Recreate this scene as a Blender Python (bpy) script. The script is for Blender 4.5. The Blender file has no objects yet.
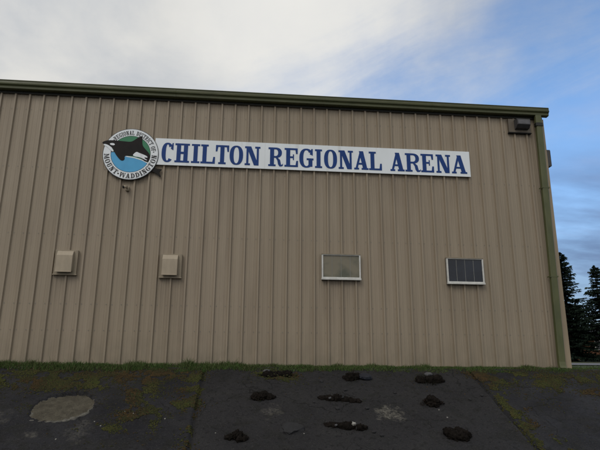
import bpy, math, random
from mathutils import Vector, Matrix, noise
from mathutils.geometry import delaunay_2d_cdt

scene = bpy.context.scene
col = scene.collection
PI = math.pi
random.seed(7)

# ------------------------------------------------------------------ helpers
def tag(o, label=None, cat=None, group=None, kind=None):
    if label: o['label'] = label
    if cat: o['category'] = cat
    if group: o['group'] = group
    if kind: o['kind'] = kind
    return o

def empty(name, loc=(0, 0, 0)):
    o = bpy.data.objects.new(name, None)
    o.empty_display_size = .2
    o.location = loc
    col.objects.link(o)
    return o

class MB:
    """collects faces; build() links them as one mesh object"""
    def __init__(self):
        self.v = []; self.f = []; self.m = []; self.s = []
    def add(self, vs, fs, mi=0, smooth=False):
        b = len(self.v)
        self.v.extend([tuple(p) for p in vs])
        for f in fs:
            self.f.append([b + i for i in f]); self.m.append(mi); self.s.append(smooth)
        return self
    def box(self, x0, x1, y0, y1, z0, z1, mi=0, c=0.0):
        """axis box with optional chamfer on all edges"""
        if c <= 0:
            vs = [(x, y, z) for x in (x0, x1) for y in (y0, y1) for z in (z0, z1)]
            fs = [(0, 1, 3, 2), (4, 6, 7, 5), (0, 4, 5, 1), (2, 3, 7, 6), (0, 2, 6, 4), (1, 5, 7, 3)]
            return self.add(vs, fs, mi)
        import bmesh
        bm = bmesh.new()
        r = bmesh.ops.create_cube(bm, size=1)
        for v in bm.verts:
            v.co = Vector(((x0 + x1) / 2 + v.co.x * (x1 - x0), (y0 + y1) / 2 + v.co.y * (y1 - y0), (z0 + z1) / 2 + v.co.z * (z1 - z0)))
        bmesh.ops.bevel(bm, geom=bm.edges[:], offset=c, segments=2, profile=.6, affect='EDGES')
        bm.verts.index_update()
        self.add([v.co for v in bm.verts], [[v.index for v in f.verts] for f in bm.faces], mi)
        bm.free()
        return self
    def tube(self, pts, r, n=8, mi=0, smooth=True, caps=True):
        pts = [Vector(p) for p in pts]
        rr = r if isinstance(r, (list, tuple)) else [r] * len(pts)
        vs = []; fs = []
        for i, p in enumerate(pts):
            a = pts[max(i - 1, 0)]; b = pts[min(i + 1, len(pts) - 1)]
            t = (b - a).normalized()
            u = t.cross(Vector((0, 0, 1)))
            if u.length < 1e-3: u = Vector((1, 0, 0))
            u.normalize(); w = t.cross(u)
            for k in range(n):
                an = 2 * PI * k / n
                vs.append(p + (u * math.cos(an) + w * math.sin(an)) * rr[i])
        for i in range(len(pts) - 1):
            for k in range(n):
                k2 = (k + 1) % n
                fs.append((i * n + k, i * n + k2, (i + 1) * n + k2, (i + 1) * n + k))
        if caps:
            fs.append(tuple(range(n - 1, -1, -1)))
            fs.append(tuple((len(pts) - 1) * n + k for k in range(n)))
        return self.add(vs, fs, mi, smooth)
    def prism_x(self, prof, x0, x1, mi=0, caps=True):
        """closed profile [(y,z)] swept along X"""
        n = len(prof)
        vs = [(x0, y, z) for y, z in prof] + [(x1, y, z) for y, z in prof]
        fs = [(k, (k + 1) % n, n + (k + 1) % n, n + k) for k in range(n)]
        if caps:
            fs += [tuple(range(n - 1, -1, -1)), tuple(range(n, 2 * n))]
        return self.add(vs, fs, mi)
    def plate(self, polys, yb, yf, mi=0):
        """union of 2-D polygons in X-Z extruded from yb (back) to yf (front, smaller y)"""
        vs = []; faces = []
        for p in polys:
            if sum(p[i][0] * p[(i + 1) % len(p)][1] - p[(i + 1) % len(p)][0] * p[i][1] for i in range(len(p))) < 0: p = p[::-1]
            b = len(vs)
            vs += [Vector((x, z)) for x, z in p]
            faces.append(list(range(b, b + len(p))))
        r = delaunay_2d_cdt(vs, [], faces, 1, 1e-5)
        v2, tris, org = r[0], r[2], r[5]
        keep = [t for t, o in zip(tris, org) if len(o)]
        n = len(v2)
        V = [(p.x, yf, p.y) for p in v2] + [(p.x, yb, p.y) for p in v2]
        F = []; cnt = {}
        for t in keep:
            a, b, c = t[:3]
            A = (v2[b].x - v2[a].x) * (v2[c].y - v2[a].y) - (v2[c].x - v2[a].x) * (v2[b].y - v2[a].y)
            if A < 0: a, b, c = a, c, b
            F.append((a, b, c)); F.append((n + c, n + b, n + a))
            for e in ((a, b), (b, c), (c, a)): cnt[e] = 1
        for (a, b) in cnt:
            if (b, a) not in cnt: F.append((b, a, n + a, n + b))
        return self.add(V, F, mi)
    def build(self, name, mats, parent=None, loc=None):
        me = bpy.data.meshes.new(name)
        me.from_pydata(self.v, [], self.f)
        if not isinstance(mats, (list, tuple)): mats = [mats]
        for m in mats: me.materials.append(m)
        me.polygons.foreach_set('material_index', self.m)
        me.polygons.foreach_set('use_smooth', self.s)
        me.update()
        o = bpy.data.objects.new(name, me)
        col.objects.link(o)
        if loc: o.location = loc
        if parent: o.parent = parent
        return o

# ------------------------------------------------------------------ materials
def mat(name, c1, c2=None, scale=(1, 1, 1), nscale=4.0, detail=6, rough=.6, rough2=None, bump=0, bscale=40, bdist=.01,
        metal=0, lo=.35, hi=.65, spec=.5, extra=None):
    m = bpy.data.materials.new(name); m.use_nodes = True
    nt = m.node_tree; N = nt.nodes; L = nt.links
    b = N['Principled BSDF']
    b.inputs['Roughness'].default_value = rough
    b.inputs['Metallic'].default_value = metal
    b.inputs['Specular IOR Level'].default_value = spec
    c2 = c2 or tuple(x * .8 for x in c1)
    tc = N.new('ShaderNodeTexCoord'); mp = N.new('ShaderNodeMapping'); mp.inputs['Scale'].default_value = scale
    L.new(tc.outputs['Object'], mp.inputs['Vector'])
    nz = N.new('ShaderNodeTexNoise'); nz.inputs['Scale'].default_value = nscale; nz.inputs['Detail'].default_value = detail
    L.new(mp.outputs['Vector'], nz.inputs['Vector'])
    mr = N.new('ShaderNodeMapRange'); mr.inputs[1].default_value = lo; mr.inputs[2].default_value = hi
    L.new(nz.outputs['Fac'], mr.inputs[0])
    mx = N.new('ShaderNodeMix'); mx.data_type = 'RGBA'
    mx.inputs[6].default_value = (*c1, 1); mx.inputs[7].default_value = (*c2, 1)
    L.new(mr.outputs[0], mx.inputs[0])
    out = mx.outputs[2]
    if rough2 is not None:
        m2 = N.new('ShaderNodeMapRange'); m2.inputs[3].default_value = rough; m2.inputs[4].default_value = rough2
        L.new(mr.outputs[0], m2.inputs[0]); L.new(m2.outputs[0], b.inputs['Roughness'])
    if bump:
        n2 = N.new('ShaderNodeTexNoise'); n2.inputs['Scale'].default_value = bscale; n2.inputs['Detail'].default_value = 5
        L.new(tc.outputs['Object'], n2.inputs['Vector'])
        bp = N.new('ShaderNodeBump'); bp.inputs['Strength'].default_value = bump; bp.inputs['Distance'].default_value = bdist
        L.new(n2.outputs['Fac'], bp.inputs['Height']); L.new(bp.outputs[0], b.inputs['Normal'])
    if extra: out = extra(nt, tc, out)
    L.new(out, b.inputs['Base Color'])
    return m

def mixc(nt, fac, a, bcol):
    mx = nt.nodes.new('ShaderNodeMix'); mx.data_type = 'RGBA'
    nt.links.new(fac, mx.inputs[0])
    nt.links.new(a, mx.inputs[6])
    if isinstance(bcol, tuple): mx.inputs[7].default_value = (*bcol, 1)
    else: nt.links.new(bcol, mx.inputs[7])
    return mx.outputs[2]

def nfac(nt, tc, scale, lo, hi, mapscale=(1, 1, 1), amp=1.0, detail=5, off=(0, 0, 0), dist=0.0):
    N = nt.nodes; L = nt.links
    mp = N.new('ShaderNodeMapping'); mp.inputs['Scale'].default_value = mapscale; mp.inputs['Location'].default_value = off
    L.new(tc.outputs['Object'], mp.inputs['Vector'])
    nz = N.new('ShaderNodeTexNoise'); nz.inputs['Scale'].default_value = scale; nz.inputs['Detail'].default_value = detail
    nz.inputs['Distortion'].default_value = dist
    L.new(mp.outputs['Vector'], nz.inputs['Vector'])
    mr = N.new('ShaderNodeMapRange'); mr.inputs[1].default_value = lo; mr.inputs[2].default_value = hi; mr.inputs[4].default_value = amp
    L.new(nz.outputs['Fac'], mr.inputs[0])
    return mr.outputs[0]

def siding_extra(nt, tc, c):
    # rain streaks, chalky fade and splash-back dirt near the ground
    c = mixc(nt, nfac(nt, tc, 9, .52, .72, (1, 1, .05), .5), c, (.225, .180, .130))
    c = mixc(nt, nfac(nt, tc, 16, .56, .74, (1, 1, .03), .45, off=(5, 0, 2)), c, (.40, .332, .238))
    c = mixc(nt, nfac(nt, tc, .35, .45, .7, (1, 1, .5), .35), c, (.27, .238, .178))
    c = mixc(nt, nfac(nt, tc, 2.4, .60, .75, (1, 1, .3), .3, off=(1, 3, 9)), c, (.25, .19, .145))
    sx = nt.nodes.new('ShaderNodeSeparateXYZ'); nt.links.new(tc.outputs['Object'], sx.inputs[0])
    def m_(op, a, b):
        n = nt.nodes.new('ShaderNodeMath'); n.operation = op
        for i, v in enumerate((a, b)):
            if isinstance(v, (int, float)): n.inputs[i].default_value = v
            else: nt.links.new(v, n.inputs[i])
        return n.outputs[0]
    # each three-foot sheet faded a little differently
    fl = m_('FLOOR', m_('DIVIDE', m_('ADD', sx.outputs['X'], 5.8 + .35), .915), 0)
    wn = nt.nodes.new('ShaderNodeTexWhiteNoise'); wn.noise_dimensions = '1D'; nt.links.new(fl, wn.inputs['W'])
    c = mixc(nt, m_('MULTIPLY', wn.outputs['Value'], .28), c, (.272, .220, .148))
    # run-off stains below the fixtures (x0, x1, top, length) in arena coordinates
    st = nfac(nt, tc, 22, .40, .62, (1, 1, .03), 1.0, off=(2, 8, 0))
    for (xa, xb, zt, ln) in ((.60, 1.16, 1.85, 1.5), (2.76, 3.30, 1.83, 1.4), (6.2, 7.15, 1.85, 1.2), (9.0, 9.95, 1.80, 1.2), (1.5, 2.5, 3.95, 1.2), (2.7, 9.8, 4.33, .8), (10.8, 11.4, 5.5, 1.3)):
        e = nt.nodes.new('ShaderNodeMapRange'); e.inputs[1].default_value = (xb - xa) / 2 + .06; e.inputs[2].default_value = (xb - xa) / 2 - .06
        nt.links.new(m_('ABSOLUTE', m_('SUBTRACT', sx.outputs['X'], (xa + xb) / 2 - 5.8), 0), e.inputs[0])
        f = nt.nodes.new('ShaderNodeMapRange'); f.inputs[1].default_value = zt - ln; f.inputs[2].default_value = zt; f.inputs[4].default_value = .55
        nt.links.new(sx.outputs['Z'], f.inputs[0])
        g = m_('MULTIPLY', m_('LESS_THAN', sx.outputs['Z'], zt), f.outputs[0])
        c = mixc(nt, m_('MULTIPLY', m_('MULTIPLY', e.outputs[0], g), st), c, (.165, .130, .092))
    mr = nt.nodes.new('ShaderNodeMapRange'); mr.inputs[1].default_value = .75; mr.inputs[2].default_value = .02
    nt.links.new(sx.outputs['Z'], mr.inputs[0])
    mu = nt.nodes.new('ShaderNodeMath'); mu.operation = 'MULTIPLY'
    nt.links.new(mr.outputs[0], mu.inputs[0]); nt.links.new(nfac(nt, tc, 5, .3, .7, (1, 1, .6), .6), mu.inputs[1])
    return mixc(nt, mu.outputs[0], c, (.17, .15, .105))

M = {}
M['siding'] = mat('tan_siding', (.325, .266, .196), (.290, .236, .173), (1, 1, .12), 3.5, rough=.48, rough2=.62, bump=.25, bscale=1.6, bdist=.02, extra=siding_extra)
M['trim'] = mat('tan_trim', (.34, .272, .185), (.285, .228, .155), (1, 1, .2), 5, rough=.5)
M['vent'] = mat('vent_paint', (.40, .335, .245), (.345, .288, .21), (1, 1, .4), 9, rough=.5)
M['vent_plate'] = mat('vent_plate_paint', (.285, .235, .165), (.24, .20, .14), (1, 1, .4), 9, rough=.5)
M['plate_brown'] = mat('brown_plate', (.15, .125, .095), (.12, .10, .075), (1, 1, .4), 9, rough=.55)
M['dark_gap'] = mat('dark_gap', (.012, .012, .012), rough=.9)
M['green'] = mat('olive_green_metal', (.068, .076, .026), (.050, .057, .021), (.3, 1, 1), 5, rough=.34, rough2=.55,
                 extra=lambda nt, tc, c: mixc(nt, nfac(nt, tc, 3, .55, .7, (1, 1, 4), .6), c, (.088, .086, .040)))
M['green_dark'] = mat('dark_green_trim_and_shade', (.013, .015, .010), (.009, .010, .007), rough=.5)
M['downspout'] = mat('mossy_green_spout', (.100, .108, .042), (.072, .082, .032), (1, 1, .35), 6, rough=.5,
                     extra=lambda nt, tc, c: mixc(nt, nfac(nt, tc, 7, .55, .7, (1, 1, .15), .6), c, (.065, .085, .022)))
M['roof'] = mat('roof_metal', (.09, .10, .06), rough=.45)
M['white_frame'] = mat('white_frame', (.66, .66, .63), (.54, .54, .51), nscale=12, rough=.45)
M['sign_white'] = mat('sign_white', (.84, .89, .93), (.80, .85, .88), (1, 1, .35), 4, rough=.42,
                      extra=lambda nt, tc, c: mixc(nt, nfac(nt, tc, 6, .58, .8, (1, 1, .15), .35), c, (.42, .41, .36)))
M['navy'] = mat('navy_lettering', (.009, .050, .225), (.008, .044, .195), nscale=6, rough=.5, spec=.25)
M['black'] = mat('sign_black', (.008, .007, .007), (.012, .010, .009), nscale=8, rough=.55, spec=.2)
M['ring_text'] = mat('ring_lettering', (.035, .037, .042), rough=.5)
M['em_green'] = mat('emblem_green', (.020, .215, .095), (.017, .19, .082), nscale=5, rough=.42)
M['em_blue'] = mat('emblem_blue', (.070, .40, .72), (.060, .36, .66), nscale=5, rough=.42)
M['em_edge'] = mat('emblem_edge', (.03, .034, .04), rough=.5)
M['lamp_grey'] = mat('lamp_grey', (.055, .055, .057), (.042, .042, .044), nscale=9, rough=.45)
M['lens'] = mat('lamp_lens', (.11, .11, .12), (.08, .08, .09), nscale=9, rough=.15)
M['bar'] = mat('window_bar', (.30, .30, .28), rough=.5)
M['steel'] = mat('grey_steel', (.22, .22, .21), (.15, .15, .14), nscale=20, rough=.45, metal=.4)

def glass(name, c1, c2, extra=None):
    m = mat(name, c1, c2, (1, 1, 1.3), 1.9, rough=.10, lo=.42, hi=.58, extra=extra)
    return m
M['pane_reflect'] = glass('pane_olive_reflection', (.085, .090, .062), (.185, .165, .115))  # olive mottling puts the reflected sky and hill into the pane colour
M['pane_dark'] = glass('pane_navy_glass', (.006, .010, .020), (.012, .018, .032))

# ------------------------------------------------------------------ glyphs (bold slab letters)
def arc_ring(cx, cy, ax, ay, bx, by, a0, a1, n=18, p=2.35):
    """quads between two superellipses"""
    out = []
    def pt(rx, ry, a):
        c, s = math.cos(a), math.sin(a)
        return (cx + rx * math.copysign(abs(c) ** (2 / p), c), cy + ry * math.copysign(abs(s) ** (2 / p), s))
    for i in range(n):
        t0 = math.radians(a0 + (a1 - a0) * i / n); t1 = math.radians(a0 + (a1 - a0) * (i + 1) / n)
        out.append([pt(ax, ay, t0), pt(ax, ay, t1), pt(bx, by, t1), pt(bx, by, t0)])
    return out

def rc(x0, x1, y0, y1): return [(x0, y0), (x1, y0), (x1, y1), (x0, y1)]

def glyph(ch, w, st=.20, th=.095):
    """polygons of a capital in a box w wide and 1 high; st = stem, th = thin stroke and serif height"""
    P = []
    sv = st * .42                           # serif overhang
    if ch == 'I':
        P = [rc(w / 2 - st / 2, w / 2 + st / 2, 0, 1), rc(0, w, 0, th), rc(0, w, 1 - th, 1)]
    elif ch == 'H':
        a, b = sv, w - sv - st
        P = [rc(a, a + st, 0, 1), rc(b, b + st, 0, 1), rc(a, b + st, .45, .45 + th * 1.2)]
        for x in (a, b):
            for y in (0, 1 - th): P.append(rc(x - sv, x + st + sv, y, y + th))
    elif ch == 'L':
        a = sv
        P = [rc(a, a + st, 0, 1), rc(0, a + st + sv, 1 - th, 1), rc(0, w, 0, th), [(w - .13, th * .5), (w, 0), (w, .36), (w - .085, .36)]]
    elif ch == 'T':
        c = w / 2
        P = [rc(c - st / 2, c + st / 2, 0, 1), rc(0, w, 1 - th, 1), rc(c - st / 2 - sv, c + st / 2 + sv, 0, th),
             [(0, 1), (0, .66), (.075, .66), (.12, 1 - th * .5)], [(w, 1), (w - .12, 1 - th * .5), (w - .075, .66), (w, .66)]]
    elif ch in 'EF':
        a = sv
        P = [rc(a, a + st, 0, 1), rc(0, w * .97, 1 - th, 1), [(w * .97, 1), (w * .97 - .12, 1 - th * .5), (w * .97 - .08, .70), (w * .97, .70)],
             rc(a, w * .68, .47, .47 + th), rc(w * .62, w * .70, .37, .67)]
        if ch == 'E': P += [rc(0, w, 0, th), [(w - .13, th * .5), (w, 0), (w, .33), (w - .085, .33)]]
        else: P += [rc(0, a + st + sv, 0, th)]
    elif ch == 'N':
        ts = st * .52
        a = sv * .9; b = w - sv * .9 - ts
        P = [rc(a, a + ts, 0, 1), rc(b, b + ts, 0, 1), [(a, 1), (b + ts - st * 1.15, 0), (b + ts, 0), (a + st * 1.15, 1)],
             rc(0, a + ts + sv, 0, th), rc(0, a + st, 1 - th, 1), rc(b - sv, w, 1 - th, 1)]
    elif ch == 'M':
        ts = st * .55; a = sv * .8; b = w - sv * .8 - st
        P = [rc(a, a + ts, 0, 1), rc(b, b + st, 0, 1), [(a, 1), (w / 2 - st * .3, .1), (w / 2 + st * .3, .1), (a + st, 1)],
             [(b, 1), (w / 2 - st * .2, .1), (w / 2 + st * .2, .1), (b + ts, 1)], rc(0, a + ts + sv, 0, th), rc(b - sv, w, 0, th), rc(0, a + st, 1 - th, 1), rc(b, w, 1 - th, 1)]
    elif ch == 'W':
        P = [[(0.02, 1), (w * .22, 0), (w * .22 + st * .8, 0), (st + .02, 1)], [(w * .5 - st * .2, 1), (w * .24, 0), (w * .24 + st * .45, 0), (w * .5 + st * .2, 1)],
             [(w * .5 - st * .4, 1), (w * .70, 0), (w * .70 + st * .8, 0), (w * .5 + st * .5, 1)], [(w - st * .5, 1), (w * .74, 0), (w * .74 + st * .45, 0), (w - .02, 1)],
             rc(0, st * 1.5, 1 - th, 1), rc(w - st * 1.2, w, 1 - th, 1)]
    elif ch == 'A':
        ts = st * .55; c = w * .47
        P = [[(sv * .6, 0), (sv * .6 + ts, 0), (c + ts * .6, 1), (c - ts * .4, 1)], [(w - sv * .6 - st * 1.1, 0), (w - sv * .6, 0), (c + st * .65, 1), (c - st * .45, 1)],
             rc(w * .27, w * .72, .27, .27 + th), rc(0, sv * 1.6 + ts, 0, th), rc(w - st * 1.1 - sv * 1.6, w, 0, th)]
    elif ch == 'O':
        P = arc_ring(w / 2, .5, w / 2, .5, w / 2 - st, .5 - th * .85, 0, 360, 32)
    elif ch == 'C':
        P = arc_ring(w / 2, .5, w / 2, .5, w / 2 - st, .5 - th * .85, 38, 318, 26)
        P += [[(w * .76, .70), (w * .985, .62), (w * .985, .99), (w * .89, .99)]]
    elif ch == 'G':
        P = arc_ring(w / 2, .5, w / 2, .5, w / 2 - st, .5 - th * .85, 40, 318, 26)
        P += [[(w * .74, .71), (w * .95, .64), (w * .95, .99), (w * .85, .99)], rc(w - st * 1.05 - sv * .5, w - st * .1 - sv * .4, .06, .46), rc(w * .52, w, .40, .40 + th)]
    elif ch == 'D':
        a = sv; bw = w - a - st * .2
        P = [rc(a, a + st, 0, 1), rc(0, w * .45, 0, th), rc(0, w * .45, 1 - th, 1)] + arc_ring(w * .38, .5, w * .62, .5, w * .62 - st, .5 - th, -90, 90, 18)
    elif ch == 'R':
        a = sv
        P = [rc(a, a + st, 0, 1), rc(0, w * .5, 1 - th, 1), rc(0, a + st + sv, 0, th), rc(a, w * .5, .45, .45 + th)]
        P += arc_ring(w * .48, .725, w * .44, .275, w * .44 - st * .95, .275 - th, -90, 90, 16)
        P += [[(w * .40, .50), (w * .58, .50), (w * .80, .34), (w * .87, .09), (w * .95, .10), (w, .16), (w, .05), (w * .90, 0), (w * .76, 0), (w * .66, .12), (w * .62, .30), (w * .52, .43)]]
    elif ch == 'S':
        P = arc_ring(w / 2, .75, w / 2, .25, w / 2 - st * .9, .25 - th, 30, 262, 16) + arc_ring(w / 2, .26, w / 2, .26, w / 2 - st * .9, .26 - th, -150, 90, 16)
        P += [[(.02, .30), (.02, .02), (.10, .02), (.2, .2)], [(w - .02, .70), (w - .02, .98), (w - .1, .98), (w - .2, .8)], rc(w * .35, w * .62, .50, .60)]
    elif ch == 'U':
        a = sv; b = w - sv - st * .6
        P = [rc(a, a + st, .28, 1), rc(b, b + st * .6, .28, 1), rc(0, a + st + sv, 1 - th, 1), rc(b - sv, w, 1 - th, 1)]
        P += arc_ring((a + b + st * .6) / 2, .30, (b + st * .6 - a) / 2, .30, (b + st * .6 - a) / 2 - st * .75, .30 - th, 180, 360, 16)
    return P

# ------------------------------------------------------------------ ground profile
TH = math.radians(24.7)
Y0, Z0 = -.50, -.10           # crest of the asphalt bank
LOT = -1.80
YB = Y0 - (Z0 - LOT) / math.tan(TH)     # foot of the bank
def ground_z(x, y):
    if y < YB: return LOT
    if y < Y0: return Z0 + (y - Y0) * math.tan(TH)
    if y < 5: return Z0
    if y < 26: return Z0 + (y - 5) * .019
    if y < 70: return Z0 + .40 + (y - 26) * .030
    return Z0 + 1.72 + min((y - 70) * .02, 3)

ys = [-400, -120, -40, -15, -8, YB - .02, YB, Y0, -.25, 0, 2, 5, 8, 12, 16, 20, 26, 32, 40, 50, 60, 70, 100, 220, 400]
xs = [-400, -150, -60, -25, -10, 0, 6, 12, 18, 26, 40, 60, 100, 180, 400]
mb = MB()
mb.add([(x, y, ground_z(x, y) - (.07 if y <= Y0 + .001 else .012)) for y in ys for x in xs],
       [(j * len(xs) + i, j * len(xs) + i + 1, (j + 1) * len(xs) + i + 1, (j + 1) * len(xs) + i) for j in range(len(ys) - 1) for i in range(len(xs) - 1)])
M['ground'] = mat('rough_ground', (.040, .055, .020), (.055, .052, .028), nscale=1.2, rough=.9, bump=.5, bscale=25,
                  extra=lambda nt, tc, c: mixc(nt, nfac(nt, tc, 9, .55, .7, amp=.6), c, (.03, .025, .018)))
tag(mb.build('ground', M['ground']), kind='structure')

# level car park where the camera stands, below the bank
M['lot'] = mat('car_park_asphalt', (.040, .040, .043), (.030, .030, .032), nscale=6, rough=.85, bump=.4, bscale=90)
lot = MB(); lot.add([(-60, -60, LOT), (60, -60, LOT), (60, YB + .05, LOT), (-60, YB + .05, LOT)], [(0, 1, 2, 3)])
tag(lot.build('parking_lot', M['lot']), kind='structure')

# driveway across the back right
M['road'] = mat('driveway_asphalt', (.165, .168, .180), (.135, .138, .150), nscale=3, rough=.9, spec=.12, bump=.2, bscale=60)
rd = MB(); n = 12; V = []
for j in range(n + 1):
    y = 13.6 + (25.2 - 13.6) * j / n
    for x in (12.6, 30, 60, 160): V.append((x, y, ground_z(x, y) + .03))
rd.add(V, [(j * 4 + i, j * 4 + i + 1, j * 4 + i + 5, j * 4 + i + 4) for j in range(n) for i in range(3)])
tag(rd.build('driveway', M['road']), kind='structure')

# ------------------------------------------------------------------ asphalt bank
def nz(x, y, z=0.0): return noise.noise(Vector((x, y, z)))
ct, stn = math.cos(TH), math.sin(TH)
def bank_pt(x, s, h=0.0):
    """s metres down the slope from the crest, h metres off the slope"""
    return Vector((x, Y0 - s * ct - h * stn, Z0 - s * stn + h * ct))
def s_of(y): return (Y0 - y) / ct

PATCH_C = (1.66, s_of(-1.87))
def patch_r(a):     # radius in direction a: ragged oval, points measured off its outline
    rx, ry = .50, .46
    base = 1 / math.sqrt((math.cos(a) / rx) ** 2 + (math.sin(a) / ry) ** 2)
    return base * (1 + .10 * nz(math.cos(a) * 1.6 + 3, math.sin(a) * 1.6) + .06 * nz(math.cos(a) * 6, math.sin(a) * 6, 4) + .045 * nz(math.cos(a) * 15, math.sin(a) * 15, 9) - .10 * max(0, math.cos(a - 2.3)) + .07 * max(0, math.cos(a - .6)))
SEAMS = [-1.42, 3.87, 9.17, 14.5]
def seam_off(x0, s): return .035 * nz(s * 1.1, x0) + .012 * nz(s * 7, x0, 3)
LEN = (Z0 - LOT) / stn
def bank_h(x, s):
    h = .020 * nz(x * .7, s * .7) + .010 * nz(x * 2.6, s * 2.6, 5) + .004 * nz(x * 8, s * 8, 8) + .003 * nz(x * 15, s * 15, 3)
    for k, x0 in enumerate(SEAMS):
        d = x - x0 - seam_off(x0, s)
        if abs(d) < .5:
            h += .034 * max(0, 1 - abs(d + .07) / .09) * (.65 + .5 * nz(s * 3, x0, 2))      # raised lip
            if abs(d) < .04: h -= .05 * (1 - (d / .04) ** 2)                                # open joint
    dx, ds = x - PATCH_C[0], s - PATCH_C[1]
    r = math.hypot(dx, ds)
    if r < .9:
        e = r / patch_r(math.atan2(-ds, dx))
        if e < 1: h = -.048
        elif e < 1.9: h += .045 * max(0, math.cos(math.atan2(-ds, dx) - 1.15)) * (1 - (e - 1) / .9) ** 2
    e = s / .35
    if e < 1: h += .012 * (1 - e) * nz(x * 2, 9)
    return h
bm_x0, bm_x1, dx = -5.0, 19.0, .03
nx = int((bm_x1 - bm_x0) / dx); ns = int(LEN / .03)
mb = MB(); V = []
for j in range(ns + 1):
    s = LEN * j / ns
    for i in range(nx + 1):
        x = bm_x0 + (bm_x1 - bm_x0) * i / nx
        V.append(bank_pt(x, s, bank_h(x, s)))
mb.add(V, [(j * (nx + 1) + i, (j + 1) * (nx + 1) + i, (j + 1) * (nx + 1) + i + 1, j * (nx + 1) + i + 1) for j in range(ns) for i in range(nx)], 0, True)
for xa, xb in ((-60, bm_x0), (bm_x1, 60)):
    mb.add([bank_pt(xa, 0), bank_pt(xb, 0), bank_pt(xb, LEN), bank_pt(xa, LEN)], [(0, 3, 2, 1)])

def bank_extra(nt, tc, c):
    N = nt.nodes; L = nt.links
    sx = N.new('ShaderNodeSeparateXYZ'); L.new(tc.outputs['Object'], sx.inputs[0])
    # middle panel: newer, slightly browner and paler mix
    a = N.new('ShaderNodeMath'); a.operation = 'GREATER_THAN'; a.inputs[1].default_value = 3.87; L.new(sx.outputs['X'], a.inputs[0])
    b = N.new('ShaderNodeMath'); b.operation = 'LESS_THAN'; b.inputs[1].default_value = 9.17; L.new(sx.outputs['X'], b.inputs[0])
    m_ = N.new('ShaderNodeMath'); m_.operation = 'MULTIPLY'; L.new(a.outputs[0], m_.inputs[0]); L.new(b.outputs[0], m_.inputs[1])
    h = N.new('ShaderNodeMath'); h.operation = 'MULTIPLY'; h.inputs[1].default_value = .7; L.new(m_.outputs[0], h.inputs[0])
    c = mixc(nt, h.outputs[0], c, (.018, .0172, .018))
    c = mixc(nt, nfac(nt, tc, 1.7, .46, .66, amp=.4, detail=8, dist=.6), c, (.028, .027, .027))
    c = mixc(nt, nfac(nt, tc, 3.1, .52, .64, amp=.75, detail=9, off=(9, 4, 1), dist=.8), c, (.011, .011, .010))
    c = mixc(nt, nfac(nt, tc, 42, .57, .68, amp=.4, detail=4), c, (.055, .052, .048))
    c = mixc(nt, nfac(nt, tc, 110, .60, .68, amp=.35, detail=2, off=(2, 2, 2)), c, (.09, .086, .08))
    c = mixc(nt, nfac(nt, tc, 16, .56, .66, amp=.8, detail=8, off=(3, 1, 2)), c, (.007, .007, .007))
    mpv = N.new('ShaderNodeMapping'); L.new(tc.outputs['Object'], mpv.inputs['Vector'])
    wob = N.new('ShaderNodeTexNoise'); wob.inputs['Scale'].default_value = 2.5; wob.inputs['Detail'].default_value = 5; L.new(tc.outputs['Object'], wob.inputs['Vector'])
    av = N.new('ShaderNodeMix'); av.data_type = 'RGBA'; av.blend_type = 'ADD'; av.inputs[0].default_value = .55
    L.new(mpv.outputs[0], av.inputs[6]); L.new(wob.outputs['Color'], av.inputs[7])
    vo = N.new('ShaderNodeTexVoronoi'); vo.feature = 'DISTANCE_TO_EDGE'; vo.inputs['Scale'].default_value = .9; L.new(av.outputs[2], vo.inputs['Vector'])
    ck = N.new('ShaderNodeMapRange'); ck.inputs[1].default_value = .012; ck.inputs[2].default_value = .003; L.new(vo.outputs['Distance'], ck.inputs[0])
    cm = N.new('ShaderNodeMath'); cm.operation = 'MULTIPLY'; L.new(ck.outputs[0], cm.inputs[0]); L.new(nfac(nt, tc, .9, .48, .58, amp=.9, off=(4, 9, 2)), cm.inputs[1])
    c = mixc(nt, cm.outputs[0], c, (.004, .004, .004))
    # worn pale blotches: (x, y, rx, ry, strength)
    for (x, y, rx, ry, st) in ((7.13, -2.10, .34, .32, .7), (5.15, -2.02, .28, .28, .28), (2.15, -2.55, .22, .45, .25), (1.50, -2.60, .14, .12, .35), (.6, -2.2, .5, .3, .25)):
        vm = N.new('ShaderNodeMapping'); vm.inputs['Location'].default_value = (-x / rx, -y / ry, 0); vm.inputs['Scale'].default_value = (1 / rx, 1 / ry, 0)
        L.new(tc.outputs['Object'], vm.inputs['Vector'])
        ln = N.new('ShaderNodeVectorMath'); ln.operation = 'LENGTH'; L.new(vm.outputs[0], ln.inputs[0])
        nn = nfac(nt, tc, 7, .2, .8, amp=1.3, off=(x, y, 0))
        ad = N.new('ShaderNodeMath'); ad.operation = 'ADD'; L.new(ln.outputs['Value'], ad.inputs[0]); L.new(nn, ad.inputs[1])
        mr = N.new('ShaderNodeMapRange'); mr.inputs[1].default_value = 1.45; mr.inputs[2].default_value = .95; mr.inputs[4].default_value = st
        L.new(ad.outputs[0], mr.inputs[0])
        mu = N.new('ShaderNodeMath'); mu.operation = 'MULTIPLY'; L.new(mr.outputs[0], mu.inputs[0]); L.new(nfac(nt, tc, 26, .35, .6, off=(7, 7, 7)), mu.inputs[1])
        c = mixc(nt, mu.outputs[0], c, (.16, .15, .125))
    return c
M['bank'] = mat('bank_asphalt', (.016, .016, .020), (.010, .010, .013), nscale=1.3, detail=9, rough=.78, rough2=.95, bump=.7, bscale=60, bdist=.012, extra=bank_extra, spec=.3)
tag(mb.build('asphalt_bank', M['bank']), kind='structure')

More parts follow.
